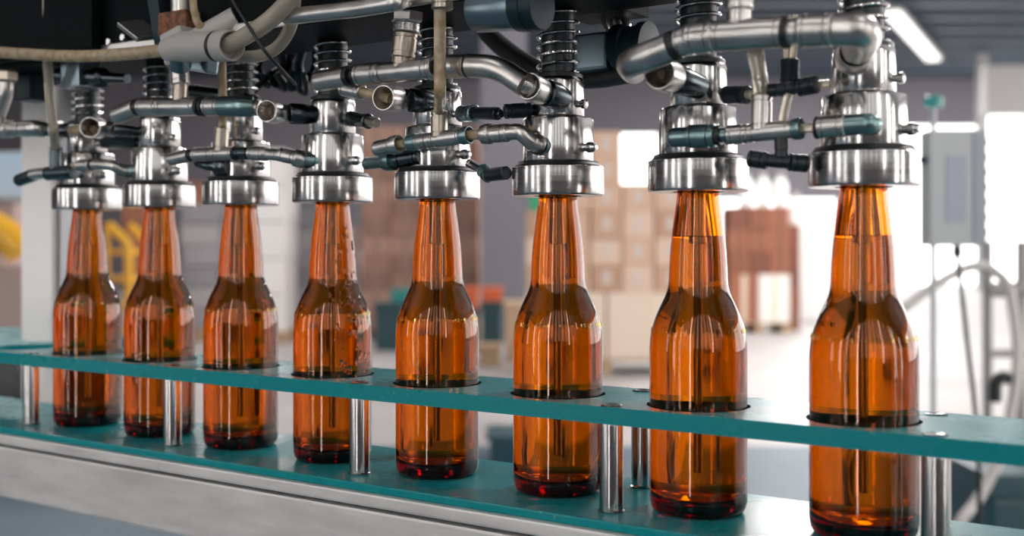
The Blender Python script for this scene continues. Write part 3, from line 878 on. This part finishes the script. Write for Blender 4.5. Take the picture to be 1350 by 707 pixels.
# ceiling lamp
a, b = Vector((7.6,22.8,CH-.55)), Vector((10.6,28.6,CH-.55))
lp = thing('ceiling_lamp', 'bright strip lamp under the roof at the upper right', 'ceiling lamp', a)
d = (b-a).normalized(); ang = math.atan2(d.y, d.x); L = (b-a).length
M0 = Matrix.Translation(a) @ Matrix.Rotation(ang,4,'Z')
mb = MB(); mb.box((0,-.16,-.02),(L,.16,.02),.005, M0); obj('lamp_tube', mb, lamp_glow, lp)
mb = MB(); mb.box((-.05,-.20,.021),(L+.05,.20,.10),.01, M0); obj('housing', mb, pale_m, lp)
for t in (.15,.85):
    mb = MB(); mb.rev([(0,.012),(.46,.012)], 10, a+d*L*t+Vector((0,0,.09))); obj('hanger', mb, purlin_m, lp)

# ------------------------------------------------------------------ background goods
carton_pal = [principled('carton_%d' % i, c, .75) for i, c in enumerate([(.52,.33,.23),(.60,.40,.29),(.46,.28,.19),(.66,.48,.37)])]
crate_pal = [principled('crate_%d' % i, c, .6) for i, c in enumerate([(.24,.085,.045),(.30,.11,.06),(.18,.06,.035)])]
brick_pal = [principled('brown_carton_%d' % i, c, .75) for i, c in enumerate([(.34,.19,.14),(.42,.25,.19),(.27,.15,.115)])]
grey_pal = [principled('grey_wrap_%d' % i, c, .35) for i, c in enumerate([(.30,.28,.30),(.36,.34,.35),(.24,.23,.25)])]
tape_m = principled('carton_tape', (.70,.58,.45), .3)
wood_m = principled('pallet_wood', (.42,.29,.18), .8)
glint_m = principled('painted_glint', (.58,.50,.46), .5)  # pale patches painted for the glints on the stacked cartons
def carton_mesh(w, dp, h):
    mb = MB(); mb.box((-w/2,0,0),(w/2,dp,h),.008); return mb
def carton(name, label, cat, group, loc, w, dp, h, mat, trim):
    o = thing(name, label, cat, loc, group, 0, False)
    obj('carton_shell', carton_mesh(w, dp, h), mat, o)
    mb = MB()
    if trim is glint_m: mb.box((-.035,-.003,h*.28),(.035,.001,h*.78),.0005); obj('glint_patch', mb, trim, o)
    else: mb.box((-.03,-.002,h*.02),(.03,dp*.98,h+.0012),.0004); obj('tape', mb, trim, o)
    return o
def stack(name, label, cat, group, px0, px1, pyb, F, ncol, rows, h, pal, trim=None, z0=None, dp=.34, skip=(), gap=.012):
    """cartons in columns and rows at distance F; copies share the mesh of one carton per colour"""
    R0, R1 = hx_(px0, F), hx_(px1, F); w = (R1-R0)/ncol
    protos = {}
    z = hz_(pyb, F) if z0 is None else z0
    for rr in range(rows):
        for c in range(ncol):
            if (rr, c) in skip: continue
            m = (rr*7 + c*5 + rr*c) % len(pal)
            loc = Vector((R0+w*(c+.5)+random.uniform(-.004,.004), F+random.uniform(0,.03), z+rr*(h+.0015)))
            if m not in protos: protos[m] = carton(name, label, cat, group, loc, w-gap, dp, h, pal[m], trim or tape_m)
            else: dup(protos[m], loc)
def pallet(label, R0, R1, F, dp=.8):
    p = thing('wooden_pallet', label, 'pallet', Vector(((R0+R1)/2, F, 0)))
    for k in range(5):
        mb = MB(); mb.box((R0, F+dp*k/5, .12),(R1, F+dp*k/5+dp*.15, .144),.003); obj('deck_board', mb, wood_m, p)
    for k in range(3):
        x = R0+(R1-R0-.1)*k/2
        mb = MB(); mb.box((x, F, .0),(x+.1, F+dp-.02, .1195),.003); obj('bearer', mb, wood_m, p)
    return p
def bin_(label, px0, px1, py0, py1, F, mat, cat='bin', name='storage_bin', dp=.4, on=None):
    a, b, z1 = hx_(px0,F), hx_(px1,F), hz_(py0,F); z0 = 0 if on is None else on; h = z1-z0
    o = thing(name, label, cat, Vector((hx_((px0+px1)/2,F),F,z0)))
    mb = MB()
    mb.box((a+.02,F+.02,z0),(b-.02,F+dp-.02,z0+h*.85),.015); obj('bin_body', mb, mat, o)
    mb = MB(); mb.box((a,F,z0+h*.85+.001),(b,F+dp,z1),.012); obj('rim', mb, mat, o)
    return o
# stack behind bottles six and seven
F = 10.3
R0, R1 = hx_(694,F), hx_(905,F)
pallet('wooden pallet under the pale boxes behind the sixth and seventh bottles', R0, R1, F)
zt = .146
pale_box = principled('pale_box', (.72,.58,.47), .7)
for k in range(2):
    w = (R1-R0)/2
    carton('pallet_box', ['large pale box on the pallet behind the sixth bottle', 'large pale box on the pallet behind the seventh bottle'][k], 'box', 'large pale boxes', Vector((R0+w*(k+.5),F,zt)), w-.02, .75, .60, pale_box, tape_m)
stack('carton', 'tan carton in the lower four layers of the stack behind the sixth and seventh bottles', 'carton', 'tan cartons on the pale boxes', 694, 905, 0, F, 5, 4, .245, carton_pal, glint_m, zt+.602, .6, skip=((3,0),))
stack('carton', 'tan carton at the very top of the stack behind the sixth and seventh bottles', 'carton', 'topmost tan cartons', 737, 820, 0, F, 2, 2, .235, carton_pal, glint_m, zt+.602+4*.2468, .6)
bin_('small green crate on the left end of the carton stack behind the sixth bottle', 696, 732, 250, 279, F+.05, principled('green_plastic',(.03,.35,.16),.4), 'crate', 'green_crate', .4, zt+.602+3*.2465+.001)
crate_strap = principled('crate_strap',(.16,.06,.035),.6)
# reddish crates by the far doorway
F = 15.2
R0, R1 = hx_(962,F), hx_(1042,F)
pallet('wooden pallet under the red-brown crates by the far doorway', R0, R1, F)
carton('white_carton', 'white carton on the pallet by the far doorway, right side', 'carton', None, Vector(((hx_(1000,F)+R1)/2,F,.146)), R1-hx_(1000,F)-.01, .6, .64, principled('white_box',(.78,.74,.70),.6), tape_m)
carton('brown_carton', 'brown carton beside the white one by the far doorway', 'carton', None, Vector(((hx_(1000,F)+R0)/2,F,.146)), hx_(1000,F)-R0-.01, .7, .64, crate_pal[1], tape_m)
stack('crate', 'red-brown crate stacked on the cartons by the far doorway', 'crate', 'red-brown crates by the far doorway', 962, 1042, 0, F, 3, 3, .30, crate_pal, crate_strap, .79, .6, skip=())
stack('crate', 'red-brown crate in the narrow pile right of the doorway stack', 'crate', 'red-brown crates in the narrow pile', 1043, 1056, 0, F+.5, 1, 5, .29, crate_pal, crate_strap, 0, .3)
def jug():
    o = thing('white_jug', 'white plastic jug standing on the red-brown crates', 'jug', Vector((0,0,0)), 'white jugs on the crates', 0, False)
    mb = MB(); mb.rev([(0,.08),(.01,.095),(.28,.095),(.34,.08),(.37,.04),(.40,.04)], 24); obj('jug_body', mb, principled('white_jug_plastic',(.85,.84,.82),.4), o)
    mb = MB(); mb.rev([(.40,.05),(.45,.05),(.455,.03)], 20); obj('cap', mb, whiteplastic, o)
    return o
j0 = jug(); j0.location = (hx_(984,F+.15), F+.15, .79+.905)
for px, zz_ in ((1006,.79+.905),(1029,.79+.905)): dup(j0, Vector((hx_(px,F+.15),F+.15,zz_)))
dup(j0, Vector((hx_(1049,F+.65),F+.65,5*.2915)))
def bag(label, px, F, w, h):
    o = thing('bulk_bag', label, 'bulk bag', Vector((hx_(px,F),F,0)), 'white bulk bags', 0, False)
    mb = MB(); vs = []; S = 32; P = [(0,.9),(.05,1),(.4,1.03),(.75,1.0),(.9,.9),(.97,.6),(1,.05)]
    for t, rr in P:
        for k in range(S):
            an = 2*PI*k/S; c, s_ = math.cos(an), math.sin(an); q = (abs(c)**4+abs(s_)**4)**-.25
            vs.append((c*q*rr*w/2, .5+s_*q*rr*w/2, t*h))
    fs = [[i*S+k, i*S+(k+1)%S, (i+1)*S+(k+1)%S, (i+1)*S+k] for i in range(len(P)-1) for k in range(S)]
    mb.add(vs, fs); obj('bag_body', mb, principled('bag_fabric',(.82,.81,.79),.7), o)
    for sx in (-1, 1):
        mb = MB(); mb.tube([(sx*w*.35,.5-w*.3,h*.9),(sx*w*.3,.5-w*.2,h*1.06),(sx*w*.35,.5+w*.2,h*.9)], .02, 8, .1); obj('loop', mb, MATS['bag_fabric'], o)
    return o
bag('white bulk bag in the far doorway, left of the nearest bottle neck', 1066, 17.5, .62, 1.65)
bag('white bulk bag in the far doorway, touching the nearest bottle neck', 1098, 18.5, .62, 1.60)

# brown stack behind the fifth bottle
F = 14.2
R0, R1 = hx_(476,F), hx_(632,F)
pallet('wooden pallet under the tall brown stack behind the fifth bottle', R0, R1, F)
stack('brown_carton', 'brown carton in the tall stack behind the fourth and fifth bottles', 'carton', 'brown cartons behind the fifth bottle', 476, 632, 0, F, 4, 11, .228, brick_pal, principled('dull_tape',(.30,.20,.15),.5), .146, .7)
# bins and boxes at its foot and beside the pillar
bin_m = principled('dark_teal_bin', (.012,.06,.075), .4); bin2 = principled('teal_bin', (.02,.26,.25), .4); orange_m = principled('orange_red_plastic', (.62,.13,.045), .45); tan_m = principled('tan_board', (.62,.45,.32), .7)
bin_('dark teal bin at the foot of the brown stack, left of the fifth bottle', 492, 541, 400, 462, 12.6, bin_m)
bin_('bright teal bin beside the fifth bottle shoulder', 512, 541, 382, 404, 12.62, bin2, on=hz_(400,12.6)+.001)
bin_('dark teal bin right of the fifth bottle', 600, 632, 408, 460, 12.4, bin_m)
bin_('dark teal bin before the grey pillar', 633, 664, 398, 458, 12.6, bin_m)
bin_('orange-red bin at the foot of the grey pillar', 606, 632, 380, 402, 12.42, orange_m, on=hz_(408,12.4)+.001)
bin_('orange-red box before the grey pillar, right part', 634, 664, 380, 398, 12.62, orange_m, on=hz_(398,12.6)+.001)
bin_('tan box standing left of the sixth bottle', 664, 698, 398, 478, 11.4, tan_m, 'box', 'tan_box')
bin_('orange wooden block under the bins before the pillar', 628, 662, 456, 478, 11.0, wood_m, 'block', 'wooden_block')
bin_('low dark crate on the floor seen between the plates, beside the sixth bottle', 640, 690, 576, 640, 5.9, bin_m, 'crate', 'low_crate')

# wrapped stacks further left
def wrapped(label, px0, px1, py0, F, rows, pal, name='wrapped_stack'):
    R0, R1 = hx_(px0,F), hx_(px1,F); z1 = hz_(py0,F)
    o = thing(name, label, 'wrapped pallet', Vector(((R0+R1)/2,F,0)), 'wrapped pallet stacks')
    mb = MB(); mb.box((R0,F,0),(R1,F+.8,.14),.01); obj('pallet', mb, wood_m, o)
    h = (z1-.141)/rows
    for k in range(rows):
        j = random.uniform(-.015,.015)
        mb = MB(); mb.box((R0+.02+j,F+.02,.141+h*k),(R1-.02+j,F+.78,.141+h*(k+1)-.006),.02); obj('layer', mb, pal[k % len(pal)], o)
white_wrap = [principled('white_wrap',(.80,.77,.76),.35)]
pink_wrap = [principled('rosy_wrap_%d' % i, c, .5) for i, c in enumerate([(.46,.33,.30),(.52,.38,.34)])]
wrapped('grey wrapped pallet stack between the second and third bottles', 236, 292, 268, 14.0, 6, grey_pal)
wrapped('white wrapped pallet stack right of the third bottle', 330, 378, 196, 13.6, 5, white_wrap)
wrapped('grey wrapped pallet stack left of the fourth bottle', 381, 440, 278, 14.6, 6, grey_pal)
wrapped('rosy wrapped pallet stack right of the fourth bottle', 441, 474, 300, 14.6, 5, pink_wrap)
wrapped('rosy wrapped pallet stack at the left edge beyond the steel upright', -40, 26, 268, 11.0, 6, pink_wrap)
bin_('reddish brown drum crate seen beside the second bottle neck', 160, 188, 268, 470, 13.2, crate_pal[1], 'crate', 'tall_crate')
bin_('red-brown crate on the grey wrapped stack just right of the second bottle', 238, 266, 240, 268, 14.1, crate_pal[1], 'crate', 'small_crate', .4, hz_(268,14.0)+.001) 
# yellow step ladder
yel = principled('safety_yellow', (.75,.38,.02), .45)
F = 9.0
st = thing('yellow_steps', 'yellow metal steps between the leftmost and second bottles', 'steps', Vector((hx_(158,F),F,0)))
xa, xb = hx_(143,F), hx_(170,F)
mb = MB(); mb.tube([(xb,F,0),(xb,F,hz_(322,F)),(xa,F,hz_(296,F))], .035, 12, .05); obj('handrail', mb, yel, st)
mb = MB(); mb.tube([(xb,F+.5,0),(xb,F+.5,hz_(322,F)),(xa,F+.5,hz_(296,F))], .035, 12, .05); obj('handrail', mb, yel, st)
for k in range(5):
    z = .22+.22*k
    mb = MB(); mb.box((xa-.05,F+.03,z),(xb,F+.47,z+.04),.005); obj('tread', mb, yel, st)
mb = MB(); mb.tube([(xa-.02,F,hz_(296,F)),(xa-.02,F,0)], .03, 12); obj('leg', mb, yel, st)
# yellow arm and blue panel at the left edge
F = 7.0
ar = thing('lift_truck', 'yellow-armed lift truck with pale blue cab panel at the left edge', 'lift truck', Vector((hx_(0,F),F,0)))
mb = MB(); mb.box((hx_(-60,F),F+.15,hz_(262,F)),(hx_(24,F),F+1.2,hz_(198,F)),.04); obj('cab_panel', mb, principled('pale_blue_paint',(.42,.55,.68),.4), ar)
mb = MB(); mb.tube([H(-40,285,F), H(4,306,F), H(28,330,F)], .10, 16, .1); obj('lift_arm', mb, yel, ar)
mb = MB(); mb.box((hx_(-70,F),F+.1,.25),(hx_(22,F),F+1.3,hz_(352,F)),.05); obj('chassis', mb, principled('rosy_chassis',(.36,.25,.22),.5), ar)
mb = MB(); mb.box((hx_(-60,F),F+.3,hz_(352,F)+.001),(hx_(-30,F),F+.5,hz_(262,F)-.001),.01); obj('mast', mb, MATS['rosy_chassis'], ar)
for q in (-55, 2):
    mb = MB(); mb.rev([(0,.20),(.02,.25),(.20,.25),(.22,.20)], 28, (hx_(q,F),F+.05,.25), (0,1,0)); obj('wheel', mb, rubber, ar)

# ------------------------------------------------------------------ control box on its stand at the right
F = 2.2
cbx = thing('control_box', 'pale grey control box on a thin pole with teal lamp on top', 'control box', Vector((hx_(1238,F),F+.03,0)))
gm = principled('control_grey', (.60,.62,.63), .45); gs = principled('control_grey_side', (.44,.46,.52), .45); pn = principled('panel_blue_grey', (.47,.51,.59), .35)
X0, X1 = hx_(1226,F), hx_(1300,F); Z0, Z1 = hz_(324,F), hz_(171,F)
mb = MB(); mb.box((X0,F,Z0),(X1-.004,F+.055,Z1),.004); obj('enclosure', mb, gm, cbx)
mb = MB(); mb.box((hx_(1247,F),F-.002,hz_(294,F)),(hx_(1274,F),F+.003,hz_(205,F)),.001); obj('panel', mb, pn, cbx)
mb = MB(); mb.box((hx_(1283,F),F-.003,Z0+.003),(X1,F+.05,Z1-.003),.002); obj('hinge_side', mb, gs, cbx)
for k in range(7):
    z = Z0+.02+(Z1-Z0-.05)*k/6
    mb = MB(); mb.box((X1-.004,F-.004,z),(X1+.003,F+.01,z+.012),.001); obj('hinge', mb, gs, cbx)
mb = MB(); mb.rev([(0,.005),(.003,.008),(.012,.008),(.014,.005),(.02,.005)], 16, Vector((X0+.002,F+.02,hz_(210,F))), (-1,0,0)); obj('latch', mb, darksteel, cbx)
mb = MB(); mb.rev([(0,.0055),(Z0,.0055)], 16, Vector((hx_(1238,F),F+.03,0))); mb.rev([(0,.05),(.01,.05),(.012,.006)], 24, Vector((hx_(1238,F),F+.03,0))); obj('pole', mb, gm, cbx)
mb = MB(); mb.rev([(0,.0055),(hz_(140,F)-Z1,.0055)], 16, Vector((hx_(1238,F),F+.03,Z1))); obj('upper_pole', mb, gm, cbx)
mb = MB(); mb.rev([(0,.010),(.002,.018),(.020,.018),(.024,.012),(.025,.0)], 24, Vector((hx_(1238,F),F+.03,hz_(140,F)))); obj('lamp', mb, principled('teal_lens',(.05,.42,.40),.2,0,.5,.3), cbx)
mb = MB(); mb.rev([(0,.007),(.010,.009),(.020,.009),(.022,.006)], 16, Vector((hx_(1270,F),F+.03,Z0)), (0,0,-1)); obj('cable_gland', mb, blackplastic, cbx)
cb = tag(obj('power_cable', MB().tube([Vector((hx_(1270,F),F+.03,Z0-.021)), H(1270,400,F+.03), H(1276,460,F+.03), H(1285,530,F+.03), H(1292,640,F+.03), Vector((hx_(1300,F),F+.05,.5)), Vector((hx_(1310,F),F+.05,.008))], .0045, 12, .05), rubber, None, Vector((hx_(1280,F),F+.03,.6))),
         'dark cable hanging below the grey control box', 'cable')
# rail frame at the right edge
F = 4.2
gf = thing('safety_rail', 'grey metal rail frame at the right edge beyond the teal plate', 'rail frame', Vector((hx_(1330,F),F,0)))
rail_m = principled('rail_grey', (.30,.29,.29), .4, .5)
for px in (1302, 1346, 1400):
    mb = MB(); mb.rev([(0,.018),(hz_(318,F),.018)], 14, Vector((hx_(px,F),F,0))); obj('rail_post', mb, rail_m, gf)
for py, rr in ((382,.030),(466,.016),(560,.026),(600,.02)):
    mb = MB(); mb.tube([H(1302,py,F), H(1400,py,F)], rr, 12); obj('rail', mb, rail_m, gf)
bin_('dark teal motor housing on the floor at the right edge below the teal plate', 1302, 1390, 626, 800, 3.3, bin_m, 'motor housing', 'motor_housing', .5)
wh = tag(obj('pale_hose', MB().tube([H(1180,416,3.0), H(1225,380,3.05), H(1275,352,3.1), H(1300,350,3.1), H(1330,372,3.1), H(1345,470,3.0), H(1325,590,2.9), H(1290,660,2.85), H(1262,690,2.8), H(1240,780,2.8), Vector((hx_(1230,2.8),2.8,.02))], .014, 14, .12), principled('pale_hose_rubber',(.62,.58,.56),.5), None, H(1290,660,2.85)),
         'pale thick hose looping beyond the plate at the right', 'hose')
bk = tag(obj('black_hook', MB().tube([H(1312,530,2.9), H(1312,504,2.9), H(1322,496,2.9), H(1332,500,2.9)], .016, 12, .03), rubber, None, H(1312,530,2.9)), 'short black bent hose end at the right above the teal plate', 'hose end')

# ------------------------------------------------------------------ added fill lights, world, camera
def area(name, loc, rot, sx, sy, power, col=(1,.97,.94)):
    l = bpy.data.lights.new(name, 'AREA'); l.shape = 'RECTANGLE'; l.size = sx; l.size_y = sy; l.energy = power; l.color = col
    o = bpy.data.objects.new(name, l); C.objects.link(o); o.location = loc; o.rotation_euler = rot
    return o
for k, (x, f) in enumerate([(-3,-1.2),(2.5,-1.2),(-6,7),(5.5,6),(-6,13),(4,13),(-6,20),(5,20),(-6,28),(8,28)]):
    area('ceiling_fill', (x, f, CH-.3), (0,0,0), 1.2, 2.4, 25 if f < 0 else (190 if x < 0 else 520))  # fixtureless area lights added as fill, stronger on the right to lift the floor
w = bpy.data.worlds.new('World'); SC.world = w; w.use_nodes = True
w.node_tree.nodes['Background'].inputs[0].default_value = (.8,.85,.95,1); w.node_tree.nodes['Background'].inputs[1].default_value = .6

cam = bpy.data.cameras.new('camera'); co = bpy.data.objects.new('camera', cam); C.objects.link(co)
co.location = (0,0,CAMZ); co.rotation_euler = (PI/2,0,0)
cam.sensor_width = 36; cam.lens = FPX/1350*36; cam.shift_y = -28.5/1350
cam.clip_start = .01; cam.clip_end = 200
cam.dof.use_dof = True; cam.dof.focus_distance = .76; cam.dof.aperture_fstop = 5.2
SC.camera = co
vs = SC.view_settings; vs.view_transform = 'Standard'; vs.look = 'None'; vs.gamma = 1.0; vs.exposure = 0.0; vs.use_curve_mapping = False
cy = SC.cycles
cy.max_bounces = 20; cy.transmission_bounces = 18; cy.glossy_bounces = 6; cy.diffuse_bounces = 4; cy.transparent_max_bounces = 8
cy.sample_clamp_indirect = 6.0; cy.use_denoising = True
